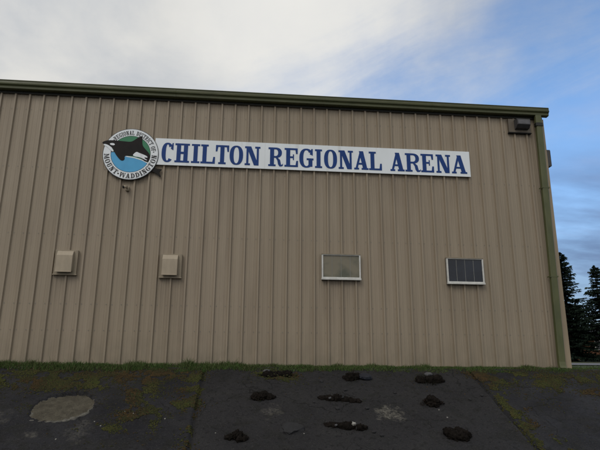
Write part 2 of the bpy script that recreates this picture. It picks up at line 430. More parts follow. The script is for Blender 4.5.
# exposed concrete where the asphalt has broken away
mb = MB(); V = []; rings = 16; seg = 96
for j in range(rings + 1):
    for k in range(seg):
        a = 2 * PI * k / seg; r = patch_r(a) * 1.015 * j / rings
        x = PATCH_C[0] + r * math.cos(a); s = PATCH_C[1] - r * math.sin(a)
        V.append(bank_pt(x, s, -.024 - .012 * max(0, math.cos(a - 1.25)) * (j / rings) ** 2 + .012 * nz(x * 5, s * 5) + .009 * nz(x * 17, s * 17) + .006 * nz(x * 33, s * 33) + (.012 if j >= rings - 0 else 0) * (nz(x * 9, s * 9, 2) + .6)))
F = [(j * seg + k, j * seg + (k + 1) % seg, (j + 1) * seg + (k + 1) % seg, (j + 1) * seg + k) for j in range(rings) for k in range(seg)]
mb.add(V, F, 0, True)
V = []
for k in range(seg):         # pale crumbling rim
    a = 2 * PI * k / seg; R0 = patch_r(a)
    up = .5 + .5 * math.sin(a)
    w = (.012 + .095 * abs(nz(math.cos(a) * 4, math.sin(a) * 4, 6))) * max(0, .72 - .80 * math.cos(a - 1.1))
    for r, h in ((R0 * .985 - w, -.020), (R0 * .99, .005 if w > .004 else -.03), (R0 * 1.01 + w * .7, .005 if w > .004 else -.03), (R0 * 1.02 + w, -.02)):
        x = PATCH_C[0] + r * math.cos(a); s = PATCH_C[1] - r * math.sin(a)
        V.append(bank_pt(x, s, h + bank_h(x + .2, s) * .5 + .005 * nz(x * 14, s * 14)))
rim = MB(); rim.add(V, [(k * 4 + i, ((k + 1) % seg) * 4 + i, ((k + 1) % seg) * 4 + i + 1, k * 4 + i + 1) for k in range(seg) for i in range(3)], 0, True)
M['concrete'] = mat('bare_concrete', (.104, .094, .072), (.068, .061, .047), nscale=9, detail=9, rough=1.0, spec=.05, bump=.9, bscale=50,
                    extra=lambda nt, tc, c: mixc(nt, nfac(nt, tc, 60, .54, .66, amp=.85), c, (.045, .042, .036)))
M['rim'] = mat('crumbled_rim', (.150, .142, .118), (.06, .057, .05), nscale=14, detail=8, rough=.9, bump=.8, bscale=60)
pt_ = mb.build('concrete_patch', M['concrete'])
tag(pt_, 'pale oval patch of bare concrete showing through the dark asphalt bank', 'patch')
rim.build('rim', M['rim'], pt_)

# ------------------------------------------------------------------ moss, clumps, pebbles on the bank
def on_bank(px, py):         # measured pixel positions of marks were turned into (x, y) on the slope beforehand
    return px, s_of(py)

def lump(mb, c, rx, ry, rz, seed, rough=.35, sub=2, mi=0, fr=2.2, flat=False, rot=0.0):
    import bmesh
    bm = bmesh.new(); bmesh.ops.create_icosphere(bm, subdivisions=sub, radius=1)
    for v in bm.verts:
        p = v.co.copy()
        k = 1 + rough * nz(p.x * fr + seed, p.y * fr, p.z * fr) + rough * .5 * nz(p.x * fr * 3 + seed, p.y * fr * 3, p.z * fr * 3)
        p *= k
        if flat: p.z = max(-.4, min(.55 + .12 * p.x, p.z))
        X, Y = p.x * rx, p.y * ry
        q = Vector((X * math.cos(rot) - Y * math.sin(rot), X * math.sin(rot) + Y * math.cos(rot), p.z * rz))
        v.co = Vector((q.x, q.y * ct - q.z * stn, q.y * stn + q.z * ct)) + c
    bm.verts.index_update()
    mb.add([v.co for v in bm.verts], [[v.index for v in f.verts] for f in bm.faces], mi, not flat)
    bm.free()

def blades(mb, c, n, spread, hmin, hmax, mi=0, wid=.006, lean=.6, up=None, rnd=random):
    up = up or Vector((0, 0, 1))
    for _ in range(n):
        a = rnd.uniform(0, 2 * PI); r = spread * math.sqrt(rnd.random())
        b = c + Vector((r * math.cos(a), r * math.sin(a) * ct, r * math.sin(a) * stn))
        d = Vector((math.cos(a), math.sin(a), 0)) * rnd.uniform(0, lean) + Vector((rnd.uniform(-.25, .25), rnd.uniform(-.25, .25), 0))
        h = rnd.uniform(hmin, hmax)
        t = b + (up + d).normalized() * h
        mid = b + (up + d * .4).normalized() * h * .55
        sd = Vector((math.cos(a + 1.57 + rnd.uniform(-1, 1)), math.sin(a + 1.57), 0)) * wid
        mb.add([b - sd, b + sd, mid + sd * .7, mid - sd * .7, t], [(0, 1, 2, 3), (3, 2, 4)], mi)

def leafmat(name, c1, c2, rough=.75, ns=6):
    return mat(name, c1, c2, nscale=ns, rough=rough, spec=.3)
M['moss'] = leafmat('bank_moss', (.046, .054, .011), (.052, .046, .013), .95, 9)
M['moss_dark'] = leafmat('bank_moss_dark', (.028, .034, .010), (.032, .030, .011), .95, 5)
M['moss_brown'] = leafmat('bank_moss_brown', (.058, .036, .012), (.030, .022, .009), .95, 9)
M['grass'] = leafmat('grass_blades', (.048, .096, .018), (.066, .098, .026), .7, 2.5)
M['grass_dry'] = leafmat('dry_blades', (.085, .075, .035), (.065, .060, .026), .8, 2.5)
M['soil'] = mat('dark_soil', (.008, .007, .006), (.017, .014, .012), nscale=30, rough=1, spec=.05, bump=.9, bscale=70)
M['weed_brown'] = leafmat('brown_weed', (.026, .017, .009), (.012, .009, .006), .9, 20)
M['weed_dark'] = leafmat('dark_weed', (.009, .010, .005), (.013, .011, .006), .9, 20)
M['weed_red'] = leafmat('reddish_weed', (.034, .017, .010), (.018, .010, .007), .9, 20)
M['stone'] = mat('grey_stone', (.085, .085, .088), (.060, .060, .064), nscale=14, rough=.85, bump=.6, bscale=50)
M['stone_dark'] = mat('dark_stone', (.017, .017, .019), (.011, .011, .012), nscale=14, rough=.8, bump=.6, bscale=50)
M['stone_blue'] = mat('bluish_stone', (.009, .012, .022), (.006, .008, .015), nscale=14, rough=.6, bump=.5, bscale=50)
M['stone_pale'] = mat('pale_stone', (.34, .33, .30), (.24, .23, .21), nscale=20, rough=.85, bump=.5, bscale=60)

# moss cushions: many, nobody could count them
rnd = random.Random(3)
mosspts = [ # x, y, sx, sy, n
 (1.15, -1.00, .55, .12, 170), (1.5, -1.1, .35, .08, 120), (.95, -1.25, .28, .10, 80), (1.35, -1.20, .22, .08, 60), (1.60, -.98, .30, .10, 130), (2.0, -1.02, .22, .14, 110), (1.35, -.75, .30, .06, 70),
 (2.45, -.72, .30, .06, 110), (2.80, -.85, .14, .14, 110), (2.85, -1.20, .14, .22, 160), (3.05, -.80, .2, .08, 80), (3.35, -.80, .18, .07, 90), (3.65, -.88, .14, .10, 90),
 (3.70, -1.32, .12, .04, 50), (3.55, -1.85, .16, .06, 60), (3.72, -1.80, .10, .07, 45), (2.95, -1.70, .16, .12, 45), (3.15, -2.05, .12, .22, 80), (2.85, -2.2, .16, .12, 45), (2.4, -2.45, .16, .04, 36), (2.75, -2.5, .15, .05, 30),
 (.3, -.75, .5, .05, 80), (.5, -1.0, .35, .05, 50), (-.6, -.95, .5, .15, 90), (-.8, -1.3, .4, .12, 60),
 (9.35, -.75, .15, .08, 90), (9.60, -.95, .18, .10, 110), (9.8, -.75, .3, .06, 70), (9.35, -1.35, .06, .2, 60), (9.35, -1.85, .09, .14, 60), (9.5, -1.9, .1, .06, 30), (9.35, -2.4, .09, .2, 80), (9.4, -2.9, .10, .25, 130), (9.6, -3.05, .12, .1, 60),
 (10.55, -1.15, .14, .09, 100), (10.7, -1.02, .08, .05, 40), (11.2, -.9, .25, .07, 60), (11.9, -.85, .4, .06, 60), (11.3, -1.4, .25, .05, 40), (10.3, -.78, .4, .05, 70), (12.6, -1.0, .5, .12, 90),
 (5.05, -.72, .12, .05, 40), (5.50, -.86, .10, .07, 50), (5.2, -.88, .1, .03, 20), (9.3, -3.5, .1, .3, 60), (3.8, -3.2, .1, .3, 40), (3.84, -1.2, .04, .5, 40), (3.84, -2.3, .03, .6, 30)]
moss = MB()
for (x, y, sx, sy, n) in mosspts:
    for _ in range(n * 17):
        px = x + rnd.gauss(0, sx * .95); py = y + rnd.gauss(0, sy * 1.15)
        if py > -.52: continue
        s = s_of(py)
        if math.hypot(px - PATCH_C[0], s - PATCH_C[1]) < patch_r(math.atan2(PATCH_C[1] - s, px - PATCH_C[0])) * 1.05: continue
        if nz(px * 3.1, py * 3.1, 12) + .5 * nz(px * 11, py * 11, 2) < (-.13 if py > -1.35 else -.02): continue
        r = rnd.uniform(.005, .014) * (1.1 + .6 * nz(px * 2, py * 2, 7))
        t = nz(px * 1.7, py * 1.7, 33) + rnd.uniform(-.30, .30)
        lump(moss, bank_pt(px, s, bank_h(px, s) + r * .1), r * rnd.uniform(1, 1.5), r, r * rnd.uniform(.7, 1.2), rnd.uniform(0, 90), .8, 1, 0 if t > .18 else (1 if t > -.16 else 2), 2.6, rot=rnd.uniform(0, 3))
for _ in range(26000):
    px = rnd.uniform(-2.5, 3.85) if rnd.random() < .62 else (rnd.uniform(9.2, 13.5) if rnd.random() < .8 else rnd.uniform(3.9, 9.1))
    py = -.55 - 2.9 * rnd.random() ** 1.8
    dens = nz(px * 2.2, py * 2.6, 40) + .6 * nz(px * 7, py * 9, 41) + .35 * (py + 1.45)
    if 3.9 < px < 9.1: dens -= .25
    if dens < .06: continue
    s = s_of(py)
    if math.hypot(px - PATCH_C[0], s - PATCH_C[1]) < patch_r(math.atan2(PATCH_C[1] - s, px - PATCH_C[0])) * 1.03: continue
    r = rnd.uniform(.004, .012)
    t = rnd.random() ** .7
    lump(moss, bank_pt(px, s, bank_h(px, s) + r * .1), r * rnd.uniform(1, 1.5), r, r * rnd.uniform(.6, 1.0), rnd.uniform(0, 90), .8, 1, 0 if t < .10 else (1 if t < .8 else 2), 2.6, rot=rnd.uniform(0, 3))
for m_ in range(len(moss.s)): moss.s[m_] = False
tag(moss.build('moss', [M['moss'], M['moss_dark'], M['moss_brown']]), 'yellow green moss cushions scattered over the asphalt bank', 'moss', kind='stuff')

def clump_root(name, x, y, label, cat):
    s = s_of(y); c = bank_pt(x, s, bank_h(x, s))
    o = empty(name, c); tag(o, label, cat)
    return o, Vector((0, 0, 0))
G_ = 'clumps of debris on the asphalt bank'
# 1 mossy rubble under the grass edge
o, c = clump_root('rubble_heap', 5.24, -.80, 'low mossy rubble heap with a grey stone, just under the grass left of centre', 'rubble'); o['group'] = G_
b = MB()
for k in range(9): lump(b, c + Vector((rnd.uniform(-.26, .26), rnd.uniform(-.06, .05) * ct, rnd.uniform(-.03, .02))), rnd.uniform(.06, .10), rnd.uniform(.05, .08), rnd.uniform(.06, .10), k * 7.1, .5, 3)
b.build('soil', M['soil'], o)
b = MB(); lump(b, c + Vector((-.17, .0, .085)), .085, .04, .03, 4, .4, 2, 0, flat=True, rot=.4); b.build('stone', M['stone'], o)
b = MB()
for k in range(60):
    px = rnd.choice((-.24, -.05, .22, .27)) + rnd.gauss(0, .06)
    lump(b, c + Vector((px, -.03 + rnd.gauss(0, .04), .0 + rnd.gauss(0, .02))), .025, .022, .02, k * 3.3, .5, 1)
tag(b.build('moss', M['moss_dark'], o), kind='stuff')
# 2 brown dry tuft
def tuft(x, y, label, r, h, n, mats, seed):
    o, c = clump_root('weed_clump', x, y, label, 'weed'); o['group'] = G_
    R_ = random.Random(seed)
    b = MB()
    for k in range(13):
        a = R_.uniform(0, 2 * PI); q = r * R_.uniform(0, .85)
        rr = r * R_.uniform(.26, .50)
        lump(b, c + Vector((math.cos(a) * q * 1.15, math.sin(a) * q * .7 * ct, math.sin(a) * q * .7 * stn + h * R_.uniform(-.05, .62) * (1 - q / r))), rr * 1.2, rr, h * R_.uniform(.26, .46), seed + k * 5.3, .55, 3, 0, 2.2, rot=R_.uniform(0, 3))
    b.build('soil', M['soil'], o)
    b = MB()
    for k in range(n):
        a = R_.uniform(0, 2 * PI); q = .8 * r * math.sqrt(R_.random()) * (1.0 + .5 * nz(math.cos(a) * 1.5 + seed, math.sin(a) * 1.5))
        base = c + Vector((math.cos(a) * q * 1.2, math.sin(a) * q * .7 * ct, math.sin(a) * q * .7 * stn + h * .6 * max(0, 1 - q / r)))
        d = Vector((math.cos(a) * R_.uniform(.0, 1.2), math.sin(a) * R_.uniform(.0, 1.0), R_.uniform(.2, 1.0))).normalized()
        L_ = R_.uniform(.02, .055); sd = Vector((-d.y, d.x, R_.uniform(-.5, .5))) * R_.uniform(.004, .012)
        tip = base + d * L_ + Vector((0, 0, -L_ * R_.uniform(0, .6)))
        mid = base + d * L_ * .55
        b.add([base, mid + sd, tip, mid - sd], [(0, 1, 2, 3)], 0 if R_.random() < .6 else 1)
    tag(b.build('leaves', mats, o), kind='stuff')
    return o
tuft(4.95, -1.62, 'brown dry weed clump with a dark base, upper of the two left of centre', .165, .155, 420, [M['weed_brown'], M['weed_dark']], 11)
# 3 dark lump at the lower edge
tuft(4.56, -2.74, 'small near black weed clump lowest and leftmost on the middle asphalt panel', .135, .13, 380, [M['weed_dark'], M['weed_brown']], 23)
tuft(7.97, -1.80, 'rounded brown weed clump halfway down the bank below the grey topped mound', .185, .165, 520, [M['weed_brown'], M['weed_red']], 37)
tuft(8.06, -2.72, 'bushy dark weed clump lowest on the bank near the right joint', .19, .175, 600, [M['weed_dark'], M['weed_brown']], 51)
# 4 flat dark stone slab
o = MB(); s = s_of(-2.53)
lump(o, Vector((0, 0, 0)), .20, .15, .075, 9, .28, 3, 0, 1.4, True, .1)
sl = o.build('stone_slab', M['stone_dark'], None, bank_pt(5.42, s, bank_h(5.42, s) + .012))
tag(sl, 'flat dark angular stone slab, level with the asphalt, low on the middle asphalt panel', 'stone', G_)
# 5 / 6 elongated broken chunks
def chunk(x, y, L_, label, seed, extra_stone):
    o, c = clump_root('asphalt_chunk', x, y, label, 'rubble'); o['group'] = G_
    R_ = random.Random(seed); b = MB()
    for k in range(11):
        t = -1 + 2 * k / 10
        lump(b, c + Vector((t * L_ * .5, -.05 * t + R_.uniform(-.03, .03), R_.uniform(-.02, .01) - .022 * t)), R_.uniform(.055, .09), R_.uniform(.05, .075), R_.uniform(.05, .105) * (1.15 - .5 * abs(t)), seed + k * 3.1, .5, 3, 0, 2.2)
    b.build('rubble', M['soil'], o)
    for (dx_, dz_, r, m_) in extra_stone:
        b = MB(); lump(b, c + Vector((dx_, -.05, dz_)), r, r * .7, r * .8, seed + dx_ * 9, .35, 2, 0, 1.7, True, .5); b.build('stone', M[m_], o)
    blades_mb = MB(); blades(blades_mb, c, 60, L_ * .42, .02, .06, 0, .004, 1.4, rnd=R_); tag(blades_mb.build('stalks', M['weed_dark'], o), kind='stuff')
chunk(6.34, -1.66, .62, 'thin crumbled ridge of dark rubble lying across the middle of the bank', 61, [(-.18, .03, .03, 'stone'), (.05, .04, .026, 'stone_dark'), (.26, .0, .05, 'stone_dark')])
chunk(6.28, -2.48, .58, 'long dark rubble ridge carrying one white stone, low in the middle', 77, [(.13, .05, .050, 'stone_pale'), (-.15, .035, .026, 'stone'), (.23, .0, .075, 'stone_dark')])
# 7 clump with bluish stone
o, c = clump_root('stone_clump', 6.85, -.92, 'dark weedy clump with a bluish stone, just under the grass', 'rubble'); o['group'] = G_
b = MB()
for k in range(6): lump(b, c + Vector((-.12 + rnd.uniform(-.10, .12), rnd.uniform(-.04, .04), rnd.uniform(-.02, .03))), .09, .07, .085, k * 6.7, .5, 3)
b.build('soil', M['soil'], o)
b = MB(); lump(b, c + Vector((.11, -.02, .03)), .14, .09, .085, 31, .35, 2, 0, 1.6, True, -.3); b.build('stone', M['stone_blue'], o)
b = MB(); blades(b, c + Vector((-.12, 0, .02)), 160, .12, .05, .16, 0, .004, .9, rnd=rnd); tag(b.build('stalks', M['weed_dark'], o), kind='stuff')
b = MB(); b.tube([c + Vector((-.12, 0, .05)), c + Vector((-.09, .02, .17)), c + Vector((-.02, .02, .28))], [.004, .003, .0015], 5); b.build('twig', M['weed_brown'], o)
# 8 mound with grey stone on top
o, c = clump_root('stone_clump', 8.20, -1.0, 'dark spreading mound topped by a grey stone, just under the grass', 'rubble'); o['group'] = G_
b = MB()
for k in range(9): lump(b, c + Vector((rnd.uniform(-.20, .20), rnd.uniform(-.05, .04), rnd.uniform(-.03, .0))), .10, .08, .10, k * 4.7, .5, 3)
b.build('soil', M['soil'], o)
b = MB(); lump(b, c + Vector((.0, .02, .115)), .085, .06, .045, 13, .35, 2, 0, 1.5, True, .2); b.build('stone', M['stone'], o)
b = MB(); blades(b, c, 260, .22, .05, .12, 0, .004, 1.7, rnd=rnd); tag(b.build('stalks', M['weed_dark'], o), kind='stuff')

# loose pebbles and crumbs
pm = None
def small(name, x, y, r, m_, label, cat, group, seed):
    s = s_of(y); b = MB(); lump(b, Vector((0, 0, 0)), r, r * .8, r * .7, seed, .4, 2, 0, 1.8, True, seed)
    tag(b.build(name, M[m_], None, bank_pt(x, s, bank_h(x, s) + r * .3)), label, cat, group)
for k, (x, y) in enumerate([(2.72, -2.02), (2.87, -2.08), (3.40, -2.24), (2.32, -2.30), (2.45, -2.42), (4.23, -2.62), (8.02, -2.00), (8.08, -2.22), (5.60, -2.66), (1.9, -2.75)]):
    small('pebble', x, y, .010 + .005 * ((k * 37) % 5) / 4, 'stone_pale', 'tiny pale pebble lying loose on the dark asphalt bank', 'pebble', 'pale pebbles on the bank', k * 5.7)
for k, (x, y) in enumerate([(5.87, -1.76), (6.25, -1.95), (6.76, -1.97), (6.72, -2.62), (6.82, -2.72), (8.72, -1.68), (6.10, -1.02), (6.5, -1.35), (9.0, -1.55), (7.4, -1.45)]):
    small('asphalt_crumb', x, y, .030 + .012 * ((k * 29) % 5) / 4, 'stone_dark', 'small black crumb of broken asphalt lying loose on the bank', 'crumb', 'black asphalt crumbs on the bank', 200 + k * 5.7)

# ------------------------------------------------------------------ grass strip
rnd = random.Random(5)
g = MB()
def gblade(x, y, z, h, mi):
    a = rnd.uniform(0, 2 * PI); w = rnd.uniform(.003, .006)
    le = rnd.uniform(.05, 1.0) * h
    sx, sy = math.cos(a) * w, math.sin(a) * w
    b = rnd.uniform(0, 2 * PI); lx, ly = math.cos(b) * le, math.sin(b) * le
    g.add([(x - sx, y - sy, z), (x + sx, y + sy, z), (x + lx * .35 + sx * .8, y + ly * .35 + sy * .8, z + h * .6), (x + lx * .35 - sx * .8, y + ly * .35 - sy * .8, z + h * .6), (x + lx, y + ly, z + h * .97)],
          [(0, 1, 2, 3), (3, 2, 4)], mi)
for _ in range(60000):
    x = rnd.uniform(-3.5, 15.5)
    edge = -.64 - .10 * nz(x * 1.3, 2.2) - .08 * nz(x * 5, 8.8) - .05 * nz(x * 17, 1.8)
    y = rnd.uniform(edge, -.045) if x < 11.75 else rnd.uniform(edge, 1.5)
    t = (x + 2) / 14
    hh = (.108 - .060 * min(max(t, 0), 1)) * (1 + .55 * nz(x * 1.7, y * 2, 1) + .35 * nz(x * 6, y * 6, 2))
    if y < -.45: hh *= .75
    h = hh * rnd.uniform(.55, 1.25)
    h *= 1 + .9 * max(0, nz(x * 2.7, y * 2.7, 60) - .12) * 2
    if rnd.random() < .012: h *= 1.7
    if nz(x * 2.3, y * 3 + 40) > .30: h *= .45
    gz = Z0 - .012 + (min(0, y - Y0) * math.tan(TH))
    gblade(x, y, gz, h, 1 if rnd.random() < .16 + .3 * max(0, nz(x * .9, 5)) else 0)
for _ in range(22000):
    x = rnd.uniform(12, 30); y = rnd.uniform(1.5, 13.5) if rnd.random() < .5 else rnd.uniform(25.3, 44)
    gblade(x, y, ground_z(x, y) - .01, rnd.uniform(.03, .07), 0)
tag(g.build('grass', [M['grass'], M['grass_dry']]), 'strip of short green grass between the asphalt bank and the arena wall', 'grass', kind='stuff')

# ------------------------------------------------------------------ the arena
H_EAVE = 5.93
XR, XL = 11.66, -14.0
DEPTH = 24.0
arena = empty('arena_building', (5.8, 0, Z0))
tag(arena, 'large tan metal sided arena with olive green gutter and two small windows', 'building')
AO = Vector((5.8, 0, Z0))
def apart(mb, name, m, parent=None):
    """a part of the arena: local coordinates are relative to the arena's base"""
    par = parent or arena
    o = mb.build(name, m)
    for v in o.data.vertices: v.co -= AO
    o.parent = par
    return o

# ribbed siding: trapezoid major ribs each foot, two shallow stiffeners between
RIB = .305
prof = []
k0 = int(XL / RIB); k1 = int(XR / RIB)
for k in range(k0, k1 + 1):
    c_ = k * RIB - .008
    for dx_, d in ((-.027, 0), (-.017, .042), (.017, .042), (.027, 0)):
        prof.append((c_ + dx_, -d))
    for q in (.105, .200):
        for dx_, d in ((-.020, 0), (-.010, .0035), (.010, .0035), (.020, 0)):
            prof.append((c_ + q + dx_, -d))
prof = [p for p in prof if XL <= p[0] <= XR]
prof = [(XL, 0)] + prof + [(XR, 0)]
zs = [Z0 - .05, 1.1, 2.9, 4.6, H_EAVE]
mb = MB(); npf = len(prof)
# slight oil-canning: panels bow by a millimetre or two between girts
rows = [Z0 - .05 + (H_EAVE + .05 - Z0) * j / 24 for j in range(25)]
V = []
for z in rows:
    for (x, y) in prof:
        V.append((x, y + .0028 * nz(x * 1.4, z * .9) + .0012 * nz(x * 5, z * 2.0, 3), z))
mb.add(V, [(j * npf + i, j * npf + i + 1, (j + 1) * npf + i + 1, (j + 1) * npf + i) for j in range(len(rows) - 1) for i in range(npf - 1)])
# screw heads along the girts
for z in (.62, 1.15, 2.62, 4.10, 5.45):
    for k in range(k0 + 1, k1 + 1):
        for q in (.06, .245):
            x = k * RIB - .008 + q
            if x > XR - .05: continue
            mb.add([(x + .009 * math.cos(a), -.008 - (.0 if i else 0), z + .009 * math.sin(a)) for i, a in enumerate([j * PI / 3 for j in range(6)])], [(0, 1, 2, 3, 4, 5)], 1)
front = apart(mb, 'wall', [M['siding'], M['steel']])
# other walls
mb = MB()
mb.box(XR + .04, XR + .055, 0.1, DEPTH, Z0 - .05, H_EAVE - .12)
mb.add([(XR + .055, .1, H_EAVE - .12), (XR + .055, DEPTH, H_EAVE - .12), (XR + .055, DEPTH / 2, H_EAVE + .9)], [(0, 1, 2)])
for k in range(1, int((DEPTH - .3) / RIB)):
    y = .1 + k * RIB
    mb.prism_x([(0, 0), (0, 0)], 0, 0) if False else None
    mb.add([(XR + .055, y - .04, Z0 - .05), (XR + .089, y - .017, Z0 - .05), (XR + .089, y + .017, Z0 - .05), (XR + .055, y + .04, Z0 - .05),
            (XR + .055, y - .04, H_EAVE - .12), (XR + .089, y - .017, H_EAVE - .12), (XR + .089, y + .017, H_EAVE - .12), (XR + .055, y + .04, H_EAVE - .12)],
           [(0, 1, 5, 4), (1, 2, 6, 5), (2, 3, 7, 6)])
apart(mb, 'wall', M['siding'])
mb = MB(); mb.box(XL, XR + .03, DEPTH - .02, DEPTH, Z0 - .05, H_EAVE - .1); mb.box(XL - .02, XL - .004, .02, DEPTH, Z0 - .05, H_EAVE - .12)
apart(mb, 'wall', M['siding'])
# corner trim: folded angle
mb = MB()
mb.box(XR - .105, XR + .058, -.052, -.0445, Z0 - .02, H_EAVE - .13)
mb.box(XR + .058, XR + .066, -.052, .16, Z0 - .02, H_EAVE - .13)
mb.box(XR - .113, XR - .105, -.052, -.004, Z0 - .02, H_EAVE - .13)
mb.box(XR - .075, XR + .02, -.0555, -.0523, Z0 - .02, H_EAVE - .13)
apart(mb, 'corner_trim', M['trim'])
# base trim
mb = MB(); mb.box(XL, XR - .12, -.053, -.045, Z0 - .06, Z0 + .03); apart(mb, 'base_trim', M['green_dark'])
# roof
mb = MB(); rise = DEPTH / 2 / 12
for (xa, xb) in ((XL - .05, XR + .13),):
    z1 = H_EAVE + .06
    mb.add([(xa, -.06, z1), (xb, -.06, z1), (xb, DEPTH / 2, z1 + rise), (xa, DEPTH / 2, z1 + rise), (xb, DEPTH + .1, z1), (xa, DEPTH + .1, z1)], [(0, 1, 2, 3), (3, 2, 4, 5)])
    mb.add([(xa, -.06, z1 - .03), (xb, -.06, z1 - .03), (xb, DEPTH / 2, z1 + rise - .03), (xa, DEPTH / 2, z1 + rise - .03), (xb, DEPTH + .1, z1 - .03), (xa, DEPTH + .1, z1 - .03)], [(3, 2, 1, 0), (5, 4, 2, 3)])
    mb.add([(xb, -.06, z1), (xb, -.06, z1 - .03), (xb, DEPTH / 2, z1 + rise - .03), (xb, DEPTH / 2, z1 + rise)], [(0, 1, 2, 3)])
    mb.add([(xb, DEPTH + .1, z1), (xb, DEPTH + .1, z1 - .03), (xb, DEPTH / 2, z1 + rise - .03), (xb, DEPTH / 2, z1 + rise)], [(3, 2, 1, 0)])
k = XL
while k < XR:
    mb.add([(k - .02, -.05, z1 + .002), (k, -.05, z1 + .03), (k + .02, -.05, z1 + .002), (k - .02, DEPTH / 2, z1 + rise + .002), (k, DEPTH / 2, z1 + rise + .03), (k + .02, DEPTH / 2, z1 + rise + .002)], [(0, 1, 4, 3), (1, 2, 5, 4)])
    k += .61
apart(mb, 'roof', M['roof'])
# gutter: sculpted eave gutter, open on top
gp = [(-.050, 6.030), (-.054, 6.030), (-.054, 5.850), (-.150, 5.850), (-.168, 5.862), (-.172, 5.905), (-.184, 5.925), (-.205, 5.940), (-.210, 5.962), (-.198, 5.975), (-.196, 6.020), (-.204, 6.032), (-.204, 6.046), (-.190, 6.050), (-.182, 6.040),
      (-.188, 6.030), (-.190, 5.982), (-.200, 5.965), (-.196, 5.946), (-.178, 5.932), (-.166, 5.910), (-.162, 5.868), (-.148, 5.858), (-.060, 5.858), (-.060, 6.024)]
GX0, GX1 = XL - .06, XR + .145
mb = MB(); mb.prism_x([(y, z) for y, z in reversed(gp)], GX0, GX1)
gut = apart(mb, 'gutter', M['green'])
mb = MB()
capp = [(-.052, 6.034), (-.052, 5.847), (-.152, 5.847), (-.171, 5.860), (-.175, 5.905), (-.187, 5.923), (-.208, 5.938), (-.214, 5.962), (-.201, 5.976), (-.199, 6.020), (-.206, 6.034)]
mb.prism_x([(y, z) for y, z in reversed(capp)], GX1, GX1 + .006)
apart(mb, 'end_cap', M['green'], gut)
for xj in (-9.2, -3.2, 2.86, 8.9):
    mb = MB()
    mb.prism_x([(y - .003 if y < -.06 else y, z - .003 if z < 5.9 else z) for y, z in reversed(capp)], xj, xj + .045, caps=False)
    apart(mb, 'joint_sleeve', M['green'], gut)
# dark strip standing in for the shade under the gutter
mb = MB(); mb.box(XL, XR + .04, -.0525, -.045, 5.80, 5.846)
apart(mb, 'eave_shade_strip', M['green_dark'])
# downspout with offset outlet
mb = MB()
def rsec(xc, yc, z, w=.074, d=.052, c=.014):
    pts = [(-w + c, -d), (w - c, -d), (w, -d + c), (w, d - c), (w - c, d), (-w + c, d), (-w, d - c), (-w, -d + c)]
    return [(xc + a, yc + b_, z) for a, b_ in pts]
path = [(11.545, -.128, 5.852), (11.545, -.128, 5.66), (11.555, -.118, 5.60), (11.553, -.116, 5.52), (11.505, -.116, 2.6), (11.462, -.116, .06), (11.455, -.135, -.02), (11.45, -.17, -.07)]
secs = [rsec(*p) for p in path]
V = [q for s_ in secs for q in s_]
mb.add(V, [(j * 8 + i, j * 8 + (i + 1) % 8, (j + 1) * 8 + (i + 1) % 8, (j + 1) * 8 + i) for j in range(len(secs) - 1) for i in range(8)])
ds = apart(mb, 'downspout', M['downspout'])
mb = MB(); secs = [rsec(11.545, -.128, z, .092, .062) for z in (5.63, 5.70)]
secs = [rsec(11.55, -.125, 5.575, .090, .060), rsec(11.548, -.128, 5.655, .090, .060)]
mb.add([q for s_ in secs for q in s_], [(i, (i + 1) % 8, 8 + (i + 1) % 8, 8 + i) for i in range(8)] + [tuple(range(7, -1, -1)), tuple(range(8, 16))])
apart(mb, 'elbow', M['green_dark'], ds)
for z, xc in ((4.0, 11.528), (1.9, 11.492)):
    mb = MB(); mb.box(xc - .095, xc + .095, -.172, -.169, z, z + .03); mb.box(xc - .0955, xc - .092, -.169, -.04, z, z + .03); mb.box(xc + .092, xc + .0955, -.169, -.04, z, z + .03)
    apart(mb, 'strap', M['downspout'], ds)

# windows: storm frames screwed onto the ribs
def window(x0, x1, z0, z1, glassm, label):
    t = .030; yb, yf = -.044, -.092
    mb = MB()
    mb.plate([rc(x0, x0 + t, z0 + .042, z1 - .02), rc(x1 - t, x1, z0 + .042, z1 - .02), rc(x0, x1, z0 + .042, z0 + .062), rc(x0, x1, z1 - .033, z1 - .02)], yb, yf)
    f = apart(mb, 'window', M['white_frame']); f['label'] = label
    mb = MB(); mb.box(x0 - .004, x1 + .004, yf - .010, yb + .001, z1 - .0195, z1 + .004, c=.003); apart(mb, 'head', M['vent_plate'], f)
    mb = MB(); mb.box(x0 - .008, x1 + .008, yf - .022, yb, z0, z0 + .0415, c=.006); apart(mb, 'sill', M['white_frame'], f)
    mb = MB(); mb.box(x0 + t, x1 - t, -.066, -.054, z0 + .050, z1 - .030); apart(mb, 'pane', glassm, f)
    for q in (.25, .5, .75):
        xq = x0 + t + (x1 - x0 - 2 * t) * q
        mb = MB(); mb.box(xq - .003, xq + .003, -.071, -.0662, z0 + .062, z1 - .034); apart(mb, 'bar', M['bar'], f)
    mb = MB(); mb.box(x0 + .005, x1 - .005, -.0438, -.004, z0 - .004, z1 - .004); apart(mb, 'backing', M['dark_gap'], f)
window(6.25, 7.105, 1.745, 2.322, M['pane_reflect'], 'window with a pale olive reflection painted on its glass')
window(9.05, 9.895, 1.705, 2.305, M['pane_dark'], 'window with dark navy glass')

